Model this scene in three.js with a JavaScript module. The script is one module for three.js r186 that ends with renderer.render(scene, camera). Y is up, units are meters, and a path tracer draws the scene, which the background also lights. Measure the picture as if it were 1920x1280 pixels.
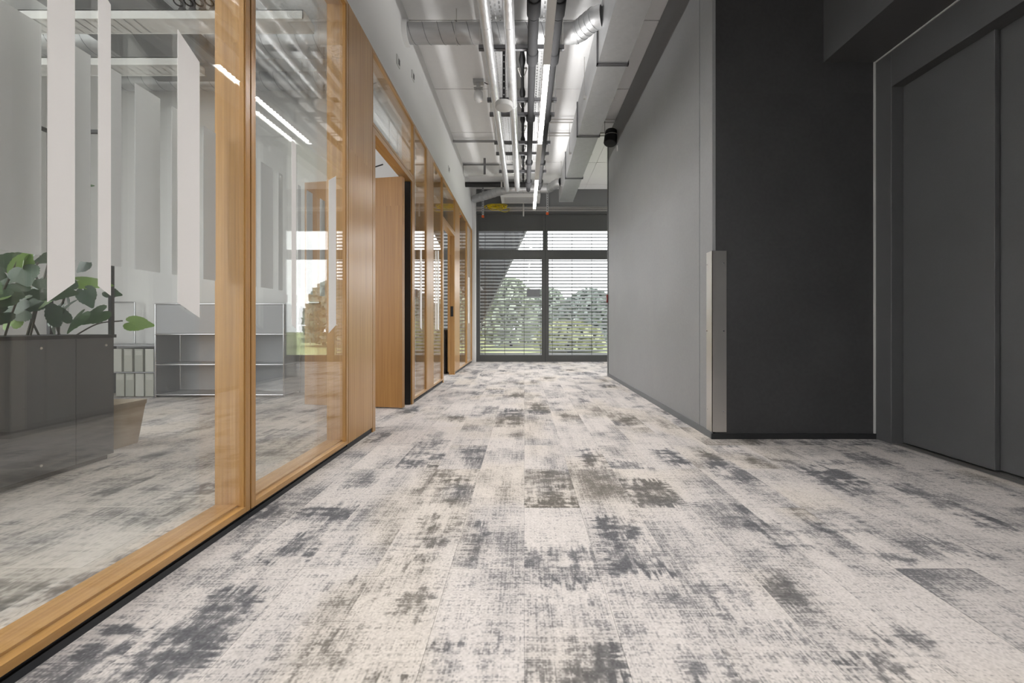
import * as THREE from 'three';
import { mergeGeometries } from 'three/addons/utils/BufferGeometryUtils.js';
import { RoundedBoxGeometry } from 'three/addons/geometries/RoundedBoxGeometry.js';
import { RectAreaLightUniformsLib } from 'three/addons/lights/RectAreaLightUniformsLib.js';

// ---------------------------------------------------------------- camera, sky, exposure
const F = 800, CX = 983, CY = 610, EYE = 0.82;      // focal length and vanishing point in pixels, eye height in metres
const scene = new THREE.Scene();
const camera = new THREE.PerspectiveCamera(2 * Math.atan(640 / F) * 180 / Math.PI, 1.5, 0.05, 200);
camera.position.set(0, EYE, 0);
camera.lookAt(0, EYE, -10);
camera.setViewOffset(1920, 1280, 960 - CX, 640 - CY, 1920, 1280);
const renderer = new THREE.WebGLRenderer({ antialias: true });
renderer.toneMapping = THREE.LinearToneMapping;
renderer.toneMappingExposure = 1.5;
renderer.shadowMap.enabled = true;
RectAreaLightUniformsLib.init();
scene.background = new THREE.Color().setRGB(0.97, 0.975, 1.0);   // even overcast sky
scene.backgroundIntensity = 2.9;
const LAMP_DOWN = 190, LAMP_UP = 46;                              // corridor light line, direct and indirect part

// ---------------------------------------------------------------- helpers
let seed = 12345;
const rnd = () => { seed = (seed * 1664525 + 1013904223) >>> 0; return seed / 4294967296; };
const rr = (a, b) => a + (b - a) * rnd();
const srgb = (r, g, b) => new THREE.Color(`rgb(${r},${g},${b})`);
const TAB = new Float32Array(65536); for (let i = 0; i < 65536; i++) TAB[i] = rnd();
function noise(x, y) {
  const xi = Math.floor(x), yi = Math.floor(y); let fx = x - xi, fy = y - yi;
  fx = fx * fx * (3 - 2 * fx); fy = fy * fy * (3 - 2 * fy);
  const a = (xi & 255) + ((yi & 255) << 8), x1 = (xi + 1) & 255, y1 = ((yi + 1) & 255) << 8;
  const v0 = TAB[a] + (TAB[x1 + ((yi & 255) << 8)] - TAB[a]) * fx, c = TAB[(xi & 255) + y1];
  return v0 + (c + (TAB[x1 + y1] - c) * fx - v0) * fy;
}
const fbm = (x, y, o = 3) => { let s = 0, a = .5, t = 0; for (let i = 0; i < o; i++) { s += a * noise(x + 17.3 * i, y + 9.1 * i); t += a; x *= 2.03; y *= 2.03; a *= .5; } return s / t; };
const sst = (a, b, x) => { const t = Math.min(1, Math.max(0, (x - a) / (b - a))); return t * t * (3 - 2 * t); };
function tex(w, h, fn, color = true) {
  const d = new Uint8Array(w * h * 4), o = [0, 0, 0, 255];
  for (let j = 0; j < h; j++) for (let i = 0; i < w; i++) {
    o[3] = 255; fn((i + .5) / w, (j + .5) / h, o); const k = (j * w + i) * 4;
    d[k] = o[0]; d[k + 1] = o[1]; d[k + 2] = o[2]; d[k + 3] = o[3];
  }
  const t = new THREE.DataTexture(d, w, h, THREE.RGBAFormat);
  t.magFilter = THREE.LinearFilter; t.minFilter = THREE.LinearFilter; t.wrapS = t.wrapT = THREE.RepeatWrapping;
  if (color) t.colorSpace = THREE.SRGBColorSpace; t.needsUpdate = true; return t;
}
const std = (c, rough = .8, o = {}) => new THREE.MeshStandardMaterial({ color: c, roughness: rough, ...o });

const taken = {};
function numbered(n) { if (!(n in taken)) { taken[n] = 0; return n; } return n + '_' + String(++taken[n]).padStart(3, '0'); }
const ORG = new Map();
function setData(o, label, category, group, kind) {
  if (label) o.userData.label = label; if (category) o.userData.category = category;
  if (group) o.userData.group = group; if (kind) o.userData.kind = kind; return o;
}
function thing(name, label, category, base = [0, 0, 0], group, kind) {      // base in (x, y, depth)
  const o = new THREE.Group(); o.name = numbered(name); o.position.set(base[0], base[1], -base[2]); scene.add(o);
  ORG.set(o, o.position.clone()); return setData(o, label, category, group, kind);
}
function merge(gs) {
  gs = (Array.isArray(gs) ? gs : [gs]).map(g => { const h = g.index ? g.toNonIndexed() : g.clone(); for (const k of Object.keys(h.attributes)) if (!['position', 'normal', 'uv'].includes(k)) h.deleteAttribute(k); return h; });
  return gs.length > 1 ? mergeGeometries(gs) : gs[0];
}
function part(name, gs, m, parent, label) {                                  // geometry given in world coordinates
  const g = merge(gs), p = ORG.get(parent); if (p) g.translate(-p.x, -p.y, -p.z);
  const o = new THREE.Mesh(g, m); o.name = name; o.castShadow = o.receiveShadow = true; if (label) o.userData.label = label;
  parent.add(o); if (p) ORG.set(o, p); return o;
}
function single(name, gs, m, label, category, group, kind) {                 // a thing of one mesh, placed at its base
  const g = merge(gs); g.computeBoundingBox(); const b = g.boundingBox, c = new THREE.Vector3((b.min.x + b.max.x) / 2, b.min.y, (b.min.z + b.max.z) / 2);
  g.translate(-c.x, -c.y, -c.z); const o = new THREE.Mesh(g, m); o.name = numbered(name); o.position.copy(c); o.castShadow = o.receiveShadow = true;
  ORG.set(o, c); scene.add(o); return setData(o, label, category, group, kind);
}
const structure = (name, gs, m, label, category) => single(name, gs, m, label, category, null, 'structure');
// box from x0..x1, y0..y1, depth d0..d1; uv in metres, v running along the grain axis
function box(x0, x1, y0, y1, d0, d1, grain = 'y', su = 1, sv = 1) {
  const g = new THREE.BoxGeometry(Math.abs(x1 - x0), Math.abs(y1 - y0), Math.abs(d1 - d0)); g.translate((x0 + x1) / 2, (y0 + y1) / 2, -(d0 + d1) / 2);
  return uvBox(g, grain, su, sv);
}
function rbox(x0, x1, y0, y1, d0, d1, r, grain = 'y', su = 1, sv = 1) {
  const g = new RoundedBoxGeometry(Math.abs(x1 - x0), Math.abs(y1 - y0), Math.abs(d1 - d0), 2, r); g.translate((x0 + x1) / 2, (y0 + y1) / 2, -(d0 + d1) / 2);
  return uvBox(g, grain, su, sv);
}
function uvBox(g, grain, su, sv) {
  const p = g.attributes.position, n = g.attributes.normal, uv = g.attributes.uv, ax = { x: 0, y: 1, z: 2 }[grain];
  for (let i = 0; i < p.count; i++) {
    const c = [p.getX(i), p.getY(i), p.getZ(i)], q = [Math.abs(n.getX(i)), Math.abs(n.getY(i)), Math.abs(n.getZ(i))];
    const k = q.indexOf(Math.max(...q)); let rest = [0, 1, 2].filter(a => a !== k), v = rest.includes(ax) ? ax : rest[1], u = rest.find(a => a !== v);
    uv.setXY(i, (c[u] + c[k] * .37) * su, c[v] * sv);
  }
  return g;
}
const V = (x, y, d) => new THREE.Vector3(x, y, -d);
function cyl(a, b, r, seg = 14, r2 = r) {
  const l = a.distanceTo(b), g = new THREE.CylinderGeometry(r2, r, l, seg), q = new THREE.Quaternion().setFromUnitVectors(new THREE.Vector3(0, 1, 0), b.clone().sub(a).normalize());
  const uv = g.attributes.uv; for (let i = 0; i < uv.count; i++) uv.setXY(i, uv.getX(i) * 6.283 * r, uv.getY(i) * l);
  g.applyQuaternion(q); g.translate((a.x + b.x) / 2, (a.y + b.y) / 2, (a.z + b.z) / 2); return g;
}
function lathe(profile, a, b, seg = 20) {                                    // profile [[t along, radius]...] from a towards b
  const g = new THREE.LatheGeometry(profile.map(([t, r]) => new THREE.Vector2(r, t)), seg), q = new THREE.Quaternion().setFromUnitVectors(new THREE.Vector3(0, 1, 0), b.clone().sub(a).normalize());
  g.applyQuaternion(q); g.translate(a.x, a.y, a.z); return g;
}
const tube = (pts, r, n = 24, seg = 10, tension = .5) => new THREE.TubeGeometry(new THREE.CatmullRomCurve3(pts, false, 'catmullrom', tension), n, r, seg);
const px = (x, y, X) => { const d = F * X / (x - CX); return [d, EYE + (CY - y) * d / F]; };   // pixel on a plane x = X -> depth and height there
// flat panel with outline [[depth, height]...] on the plane x = X, thickness t
function sheet(pts, X, t) {
  const s = new THREE.Shape(pts.map(([d, y]) => new THREE.Vector2(d, y))), g = new THREE.ExtrudeGeometry(s, { depth: t, bevelEnabled: false });
  g.rotateY(Math.PI / 2); g.translate(X - t / 2, 0, 0); return g;                               // shape x -> -z
}

// ---------------------------------------------------------------- materials
const woodTex = tex(512, 1024, (u, v, o) => {
  const w = fbm(u * 3 + 40, v * 2, 2) * .8, a = noise((u + w * .04) * 70, v * 5), b = noise(u * 210, v * 14 + 30), c = fbm(u * 9, v * 1.6 + 5, 2), f = noise(u * 400, v * 60);
  const t = .55 * a + .25 * b + .45 * c + .1 * f - .68;
  o[0] = 184 + t * 36; o[1] = 138 + t * 38; o[2] = 78 + t * 34;
});
const wood = new THREE.MeshPhysicalMaterial({ map: woodTex, roughness: .4, clearcoat: .6, clearcoatRoughness: .22 });
const shadedLeafWood = new THREE.MeshPhysicalMaterial({ map: woodTex, color: srgb(214, 203, 172), roughness: .45, clearcoat: .3, clearcoatRoughness: .3 });  // same oak tinted darker, office shade put into the leaf colour
const WU = 2, WV = .5;                                                        // 0.5 m across, 2 m along
const wbox = (x0, x1, y0, y1, d0, d1, g = 'y') => box(x0, x1, y0, y1, d0, d1, g, WU, WV);
const paintTex = (r, g, b, amp, sc = 6) => tex(512, 512, (u, v, o) => { const t = (fbm(u * sc, v * sc, 4) - .5) * amp + (noise(u * 160, v * 160) - .5) * amp * .5; o[0] = r + t; o[1] = g + t; o[2] = b + t; });
const white = std(srgb(226, 226, 225), .85);
const ceilMat = std('#ffffff', .9, { map: paintTex(246, 246, 246, 4) });
const wallGrey = std('#ffffff', .5, { map: paintTex(138, 139, 140, 8, 5) });
const wallDark = std('#ffffff', .75, { map: paintTex(57, 57, 58, 9, 7) });
const liftMat = std('#ffffff', .5, { map: paintTex(82, 82, 83, 4, 5) });
const bead = std(srgb(190, 190, 188), .7);
const baseDark = std(srgb(34, 35, 37), .6), baseGrey = std(srgb(105, 107, 109), .6);
const plinth = std(srgb(40, 43, 47), .45);
const frameDark = std(srgb(88, 89, 88), .5, { metalness: .2 });
const black = std(srgb(22, 22, 23), .6), rubber = std(srgb(24, 24, 26), .9);
const glass = new THREE.MeshPhysicalMaterial({ color: new THREE.Color(.985, .992, .985), roughness: 0, transmission: 1, thickness: 0, ior: 1.5 });
const galv = std('#ffffff', .5, { metalness: .85, map: tex(256, 256, (u, v, o) => { const t = 192 + 10 * (fbm(u * 14, v * 14, 3) - .5); o[0] = t; o[1] = t + 1; o[2] = t + 2; }) });
const steel = std(srgb(208, 206, 203), .36, { metalness: 1 }), chrome = std(srgb(210, 210, 212), .12, { metalness: 1 });
const foilBump = tex(256, 256, (u, v, o) => { const t = 255 * fbm(u * 22, v * 22, 3); o[0] = o[1] = o[2] = t; }, false);
const foil = std(srgb(224, 225, 227), .34, { metalness: .7, bumpMap: foilBump, bumpScale: .004 });
const strut = std(srgb(120, 120, 122), .5, { metalness: .7 });
const lampWhite = std(srgb(216, 216, 214), .5);
const glow = new THREE.MeshStandardMaterial({ color: 0xffffff, emissive: 0xffffff, emissiveIntensity: 3.2, roughness: .6 });
const film = std(srgb(246, 243, 240), .7), filmGrey = std(srgb(204, 204, 204), .75);
const trayAlpha = tex(128, 128, (u, v, o) => { const a = (u * 4) % 1, row = Math.floor(u * 4), b = (v * 3 + (row % 2) * .5) % 1; const hole = Math.abs(a - .5) < .2 && Math.abs(b - .5) < .32; o[0] = o[1] = o[2] = hole ? 0 : 255; }, false);
const trayMat = std(srgb(206, 207, 208), .5, { metalness: .35, alphaMap: trayAlpha, alphaTest: .5, side: THREE.DoubleSide });
const shelfGrey = std(srgb(160, 161, 163), .5), cabGrey = std(srgb(84, 85, 87), .45);

// ---------------------------------------------------------------- carpet
const OFF = k => (((k % 2) + 2) % 2 === 0 ? .92 : .44);
const blots = [];
function blot(x0, y0, x1, y1, s) {       // read off the photograph on the floor plane
  const d1 = F * EYE / (y0 - CY), d0 = F * EYE / (y1 - CY), m = (d0 + d1) / 2; blots.push([(x0 - CX) * m / F, (x1 - CX) * m / F, d0, d1, s]);
}
for (const b of [[983, 937, 1087, 955, .9], [1028, 912, 1081, 934, .55], [983, 874, 1084, 955, .38], [983, 1030, 1128, 1080, .5], [990, 1086, 1134, 1100, .8], [985, 1119, 1169, 1212, .3], [1062, 1206, 1169, 1279, .65], [985, 1220, 1165, 1290, .4],
  [1122, 969, 1162, 1034, .85], [1166, 978, 1197, 1009, .75], [1156, 1056, 1272, 1075, .85], [1140, 1030, 1270, 1075, .4], [1166, 900, 1262, 950, .8], [1090, 842, 1131, 877, .7], [1231, 842, 1278, 870, .65], [1137, 774, 1200, 797, .4],
  [781, 962, 862, 1031, .55], [878, 981, 912, 1069, .42], [731, 1047, 806, 1056, .8], [741, 1100, 812, 1156, .55], [887, 1209, 960, 1214, .7], [778, 1206, 862, 1285, .65], [700, 1244, 756, 1285, .7],
  [747, 849, 831, 875, .7], [772, 824, 834, 849, .42], [797, 870, 900, 924, .5], [778, 930, 903, 945, .45], [931, 767, 983, 799, .5], [990, 758, 1031, 775, .5], [830, 895, 880, 905, .4],
  [560, 947, 667, 975, .55], [600, 965, 645, 995, .6], [500, 1025, 590, 1050, .75], [545, 1000, 600, 1025, .4], [360, 1110, 470, 1180, .85], [250, 1185, 400, 1290, .75], [430, 1040, 520, 1050, .4],
  [1528, 874, 1603, 910, .75], [1424, 975, 1495, 1035, .55], [1452, 1086, 1503, 1143, .6], [1589, 1186, 1657, 1215, .65], [1585, 1233, 1693, 1269, .75], [1675, 1179, 1747, 1222, .55], [1819, 964, 1891, 1000, .65], [1496, 946, 1603, 1000, .4], [1640, 1036, 1704, 1057, .55], [1500, 827, 1640, 842, .45], [1700, 1010, 1800, 1040, .4], [1310, 940, 1400, 962, .5], [1350, 880, 1420, 905, .45], [1440, 860, 1500, 880, .4],
  [1180, 1110, 1290, 1150, .35], [1300, 1090, 1400, 1130, .4], [1290, 1230, 1380, 1290, .6], [1430, 1180, 1530, 1240, .35], [640, 900, 700, 915, .4], [650, 1080, 720, 1120, .3], [590, 1180, 660, 1260, .35]]) blot(...b);
for (let k = -23; k < 19; k++) for (let n = -4; n < 11; n++) {                // loose marks, about two on each plank
  const d = OFF(k) + n, near = d > .3 && d < 3 && k > -5 && k < 6;
  for (let i = 0; i < (near ? 1 : 3); i++) { const a = k * .25 + rr(0, .14), b = d + rr(0, .75), w = rr(.06, .25), l = rnd() < .4 ? rr(.03, .08) : rr(.1, .45); blots.push([a, Math.min(a + w, k * .25 + .25), b, Math.min(b + l, d + 1), near ? rr(.12, .35) : rr(.15, .6)]); }
}
const byPlank = new Map();
for (const b of blots) {
  const k = Math.floor((b[0] + b[1]) / 2 / .25), ks = new Set([k, Math.floor((b[0] + .03) / .25), Math.floor((b[1] - .03) / .25)]);
  for (const kk of ks) { for (const n of new Set([Math.floor(b[2] + .02 - OFF(kk)), Math.floor(b[3] - .02 - OFF(kk)), Math.floor((b[2] + b[3]) / 2 - OFF(kk))])) { const id = kk + ',' + n; if (!byPlank.has(id)) byPlank.set(id, []); byPlank.get(id).push(b); } }
}
function carpetAt(x, d, o) {
  const k = Math.floor(x / .25), n = Math.floor(d - OFF(k)), h = noise(k * 3.7 + 91.5, n * 5.3 + 17.5), h2 = noise(k * 7.1 + 11.5, n * 3.9 + 55.5);
  const wx = x + (noise(x * 14, d * 120) - .5) * .06, wd = d + (noise(x * 120 + 50, d * 12) - .5) * .09;
  let D = .04 + .2 * h * h + .1 * sst(.5, .85, noise(x * 17 + k * 5.3, d * 1.3 + n * 3.1)) + 1.05 * Math.max(0, fbm(x * 6 + k * 13.7, d * 4.2 + n * 7.3, 3) - .45);
  const list = byPlank.get(k + ',' + n);
  if (list) for (const b of list) {
    if (wx < b[0] - .03 || wx > b[1] + .03 || wd < b[2] - .04 || wd > b[3] + .04) continue;
    D += b[4] * sst(-.025, .025, wx - b[0]) * sst(-.025, .025, b[1] - wx) * sst(-.03, .03, wd - b[2]) * sst(-.03, .03, b[3] - wd) * sst(.2, .72, .36 * noise(x * 9 + 3, d * 34) + .36 * noise(x * 40, d * 9 + 8) + .28 * noise(x * 55, d * 55));
  }
  D = Math.min(D, .95);
  const s1 = noise(x * 10, d * 260), s2 = noise(x * 270, d * 9), s3 = noise(x * 210 + 7, d * 210), s4 = noise(x * 40, d * 70);
  const w = .5 + (s1 - .5) * .55 + (s2 - .5) * .55 + (s3 - .5) * .5 + (s4 - .5) * .35;
  const t = Math.min(1, D * .56 + .46 * sst(-.34, .4, D * 1.05 - w + .04)), br = sst(.5, .75, fbm(x * 2.3 + 9, d * 1.9 + 31 + h2, 2)) * .55;
  const L = [207, 200, 195], K = [90 + 16 * br, 90 + 9 * br, 93 - 2 * br], lo = (s3 - .5) * 22;
  o[0] = L[0] + (K[0] - L[0]) * t + lo; o[1] = L[1] + (K[1] - L[1]) * t - br * 2 + lo; o[2] = L[2] + (K[2] - L[2]) * t - br * 8 + lo;
}
const ZONES = [[-1.25, 1.25, .44, 2.44, 2048, 1536], [1.25, 3, .44, 2.92, 1024, 1536], [-1.25, 1.25, 2.44, 5.44, 1536, 1536], [1.25, 3, 2.92, 3.92, 768, 512], [-1.25, 2.75, 5.44, 10.44, 1280, 1280], [-6, -1.25, -4.08, 10.44, 1024, 1536], [-1.25, 5, -4.08, .92, 512, 512], [1, 5, 3.92, 10.44, 512, 768]];
const zoneMats = ZONES.map(([x0, x1, d0, d1, w, h]) => std('#ffffff', .95, { map: tex(w, h, (u, v, o) => carpetAt(x0 + u * (x1 - x0), d0 + v * (d1 - d0), o)) }));
const floor = structure('floor', box(-5.7, 4.7, -.16, -.008, -3.2, 9.9), std(srgb(90, 90, 90), .9), 'carpet floor of streaked light grey planks in corridor and office');
{
  const rest = [], restMat = zoneMats[6];
  for (let k = -23; k < 19; k++) for (let n = -4; n < 10; n++) {
    const x0 = Math.max(k * .25, -5.6), x1 = Math.min(k * .25 + .25, 4.6), d0 = Math.max(OFF(k) + n, -3.1), d1 = Math.min(OFF(k) + n + 1, 9.78);
    if (x1 - x0 < .01 || d1 - d0 < .01) continue;
    const cx = (x0 + x1) / 2, cd = (d0 + d1) / 2;
    let z = ZONES.findIndex(q => cx > q[0] && cx < q[1] && d0 >= q[2] - 1e-6 && d1 <= q[3] + 1e-6);
    if (z < 0) z = ZONES.findIndex(q => cx > q[0] && cx < q[1] && cd > q[2] && cd < q[3]);
    if (z < 0) z = 6;
    const q = ZONES[z], g = box(x0 + .0004, x1 - .0004, -.008, rnd() * .0006, d0 + .0004, d1 - .0004), p = g.attributes.position, uv = g.attributes.uv;
    for (let i = 0; i < p.count; i++) uv.setXY(i, (p.getX(i) - q[0]) / (q[1] - q[0]), (-p.getZ(i) - q[2]) / (q[3] - q[2]));
    const inCorr = cx > -1.2 && cx < 2.8 && d1 > .9 && cx < 1.05 * d1 + .2 && !(cx > 1.4 && d0 > 3) && !(cx > 2.62), inOff = cx < -1.2 && d1 > 1.1 && cd < 5.6 && -cx < 1.3 * d1 && cx > -4.6;
    if (inCorr || inOff) part('carpet_plank', g, zoneMats[z], floor);
    else if (z >= 5) rest.push([g, z]);
    else rest.push([g, z]);
  }
  for (const z of new Set(rest.map(r => r[1]))) { const m = part('carpet_planks', rest.filter(r => r[1] === z).map(r => r[0]), zoneMats[z], floor); m.userData.kind = 'stuff'; }
}

// ---------------------------------------------------------------- room shell
const CEIL = 3.9;
const ceiling = structure('ceiling', box(-5.7, 4.7, CEIL + .02, CEIL + .2, -3.2, 9.9), std(srgb(70, 70, 70), .9), 'pale ceiling of wide panels above corridor and office');
for (let i = -3; i < 8; i++) for (const [x0, x1] of [[-5.6, -3.4], [-3.4, -1.235], [-1.235, 1.37], [1.37, 4.6]]) {
  const d0 = Math.max(.56 + 1.25 * i, -3.1), d1 = Math.min(.56 + 1.25 * (i + 1), 9.65); if (d1 - d0 > .02) part('ceiling_panel', box(x0 + .003, x1 - .003, CEIL, CEIL + .02, d0 + .007, d1 - .007, 'z', .4, .4), ceilMat, ceiling);
}
const PX = -1.17;                                    // face of the glazed partition
structure('wall_bulkhead', box(-1.3, -1.165, 2.95, CEIL, -3.1, 9.65), white, 'white wall strip above the glazed timber partition');
structure('wall_pier', box(-1.3, -1.086, 0, CEIL, 9.5, 9.65), white, 'narrow white pier between partition and end windows');
// core on the right
const wr = structure('wall_right', box(1.385, 4.6, 0, CEIL, 3.11, 6.94), wallDark, 'grey panelled corridor wall with fine vertical joint');
part('wall_panel', box(1.3615, 1.385, .05, CEIL - .01, 3.318, 6.90, 'y', .5, .5), wallGrey, wr);
part('wall_panel', box(1.3615, 1.385, .05, CEIL - .01, 3.09, 3.308, 'y', .5, .5), wallGrey, wr);
part('end_trim', box(1.352, 1.40, 0, CEIL - .01, 6.90, 6.955), std(srgb(96, 97, 98), .5), wr);
for (let i = 0; i < 9; i++) part('screw', cyl(V(1.3505, .3 + i * .42, 6.927), V(1.353, .3 + i * .42, 6.927), .008, 8), black, wr);
part('wall_face', box(1.385, 2.56, .04, CEIL, 3.09, 3.112, 'y', .4, .4), wallDark, wr, 'dark grey niche wall beside the lift');
structure('baseboard_right', box(1.352, 1.3615, 0, .05, 3.085, 6.9), baseGrey, 'low grey skirting along the corridor wall');
structure('baseboard_niche', box(1.352, 2.54, 0, .04, 3.078, 3.09), baseDark, 'black skirting under the dark niche wall');
// lift wall and soffit
structure('trim_1', box(2.167, 2.7, 2.724, CEIL, -3.1, 3.09), liftMat, 'grey boxed soffit above the lift doors');
const lift = thing('door_3', 'dark grey telescopic lift door set in a steel surround', 'lift door', [2.6, 0, 2.4], null, 'structure');
part('jamb', rbox(2.54, 2.70, 0, 2.724, 2.953, 3.088, .004), liftMat, lift); part('jamb', box(2.54, 2.70, 0, 2.724, 1.5, 1.75), liftMat, lift);
part('header', rbox(2.54, 2.70, 2.47, 2.724, 1.75, 2.953, .003), liftMat, lift);
part('door_panel', rbox(2.62, 2.65, .012, 2.47, 2.376, 2.95, .003), liftMat, lift); part('door_panel', rbox(2.656, 2.685, .012, 2.47, 1.76, 2.42, .003), liftMat, lift);
part('sill', [box(2.545, 2.60, 0, .006, 1.75, 2.953), box(2.608, 2.70, 0, .006, 1.75, 2.953)], steel, lift);
part('sealant', [box(2.528, 2.54, 0, 2.724, 3.082, 3.09), box(2.532, 2.54, 2.716, 2.726, 1.5, 3.085)], bead, lift, 'pale sealant bead along the lift surround');
structure('wall_lift', box(2.54, 2.7, 0, 2.724, -3.1, 1.5), liftMat, 'dark grey wall beside the lift door');
structure('wall_shaft', box(2.72, 2.8, 0, CEIL, -3.1, 3.1), wallDark, 'dark lift shaft wall behind the door');
structure('wall_east', [box(4.6, 4.75, -.1, .3, 6.9, 9.9), box(4.6, 4.75, 3.5, CEIL + .1, 6.9, 9.9), box(4.6, 4.75, .3, 3.5, 6.9, 7.1), box(4.6, 4.75, .3, 3.5, 9.7, 9.9)], white, 'white side wall beyond the corridor core');
// office walls
structure('wall_office', box(-5.6, -1.3, 0, CEIL, 5.25, 5.37), white, 'white office cross wall behind the shelving');
structure('wall_left', [box(-5.75, -5.6, -.1, .35, -3.2, 9.9), box(-5.75, -5.6, 3.5, CEIL + .1, -3.2, 9.9), ...[-3.2, -.2, 7.4, 9.7].map(d => box(-5.75, -5.6, .35, 3.5, d, d + .2)), box(-5.75, -5.6, .35, 3.5, 2.9, 5.4)], white, 'white outer office wall with window openings');
structure('wall_back', [box(-5.75, 4.75, -.1, .3, -3.25, -3.1), box(-5.75, 4.75, 3.5, CEIL + .1, -3.25, -3.1), box(-5.75, -4.2, .3, 3.5, -3.25, -3.1), box(-2.6, 4.75, .3, 3.5, -3.25, -3.1)], white, 'white rear wall with one tall office window opening');

// ---------------------------------------------------------------- end windows with outside blinds
let wn = 0;
function windowBay(x0, x1, label) {
  const w = thing('window_' + (++wn), label, 'window', [(x0 + x1) / 2, 0, 9.68], null, 'structure'), D0 = 9.65, D1 = 9.73, p = .055;
  part('frame', [box(x0, x0 + p, 0, 3.377, D0, D1), box(x1 - p, x1, 0, 3.377, D0, D1), box(x0, x1, 0, .12, D0 + .004, D1), box(x0, x1, 2.352, 2.533, D0 + .004, D1), box(x0, x1, 3.34, 3.377, D0 - .02, D1)], frameDark, w);
  part('header_panel', box(x0 + p, x1 - p, 2.967, 3.34, D0 + .02, D1), frameDark, w);
  part('sash', [box(x0 + p, x1 - p, .12, .15, D0 + .01, D1), box(x0 + p, x1 - p, 2.32, 2.352, D0 + .01, D1), box(x0 + p, x0 + p + .025, .15, 2.32, D0 + .01, D1), box(x1 - p - .025, x1 - p, .15, 2.32, D0 + .01, D1)], frameDark, w);
  part('pane', box(x0 + p, x1 - p, .13, 2.34, D0 + .04, D0 + .05), glass, w); part('pane', box(x0 + p, x1 - p, 2.53, 2.97, D0 + .04, D0 + .05), glass, w);
  part('seal', box(x1 - .004, x1 + .004, 0, 3.34, D0 - .001, D0 + .01), black, w);
  return w;
}
const slatMat = std(srgb(150, 152, 154), .5);
const tilt = 33 * Math.PI / 180;
function blind(x0, x1, label, group) {
  const b = thing('venetian_blind', label, 'blind', [(x0 + x1) / 2, -.14, 9.95], group);
  const g = new THREE.BoxGeometry(x1 - x0, .0035, .08); g.rotateX(tilt);
  for (let i = 0; i < 37; i++) { const s = new THREE.Mesh(g, slatMat); s.name = 'slat'; s.castShadow = s.receiveShadow = true; s.position.y = .3 + i * .0775; b.add(s); }
  for (const t of [.1, .4, .7, .95]) part('cord', box(x0 + (x1 - x0) * t - .004, x0 + (x1 - x0) * t + .004, .1, 3.1, 9.905, 9.909), std(srgb(50, 50, 50), .8), b);
  part('guide_rail', box(x0 - .012, x0, -.14, 3.16, 9.935, 9.965), frameDark, b); part('guide_rail', box(x1, x1 + .012, -.14, 3.16, 9.935, 9.965), frameDark, b);
  part('head_rail', box(x0, x1, 3.08, 3.16, 9.9, 10), frameDark, b); part('bottom_rail', box(x0, x1, .1, .135, 9.91, 9.99), slatMat, b);
}
const bays = [[-1.086, .476, 'corridor end window with dark frame, grey sign plate on the glass'], [.476, 2.038, 'corridor end window beside the grey wall, dark frame'], [2.038, 3.6, 'end window hidden behind the corridor core']];
const obays = [[-2.862, -1.3, 'office end window next to the white pier'], [-4.424, -2.862, 'office end window second from the white pier'], [-5.6, -4.424, 'office end window at the outer corner']];
for (const [a, b, l] of [...bays, ...obays]) windowBay(a, b, l);
[[-1.06, .45, 'slatted grey outside blind behind the window with the sign plate'], [.5, 2.02, 'slatted grey outside blind behind the window beside the grey wall'], [-2.84, -1.32, 'slatted grey outside blind behind the office window by the pier'], [-4.4, -2.88, 'slatted grey outside blind behind the office window second from the pier']].forEach(([a, b, l]) => blind(a, b, l, 'outside venetian blinds'));
structure('wall_end', [box(-5.75, 4.75, 3.377, CEIL + .1, 9.65, 9.85), box(-1.3, -1.086, 0, 3.4, 9.65, 9.85), box(3.6, 4.75, 0, 3.4, 9.65, 9.85)], std(srgb(120, 121, 122), .7), 'grey end wall strip above the windows');
single('sign_plate', rbox(.06, .355, 1.47, 1.645, 9.672, 9.686, .003), std(srgb(122, 124, 128), .6), 'small grey rectangular sign plate stuck on the end window glass', 'sign');
single('lock_sticker', [box(-.99, -.965, 1.63, 1.69, 9.684, 9.688), box(-.96, -.935, 1.63, 1.655, 9.684, 9.688)], std(srgb(220, 220, 220), .6), 'tiny white sticker on the end window beside the pier', 'sticker');

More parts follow.
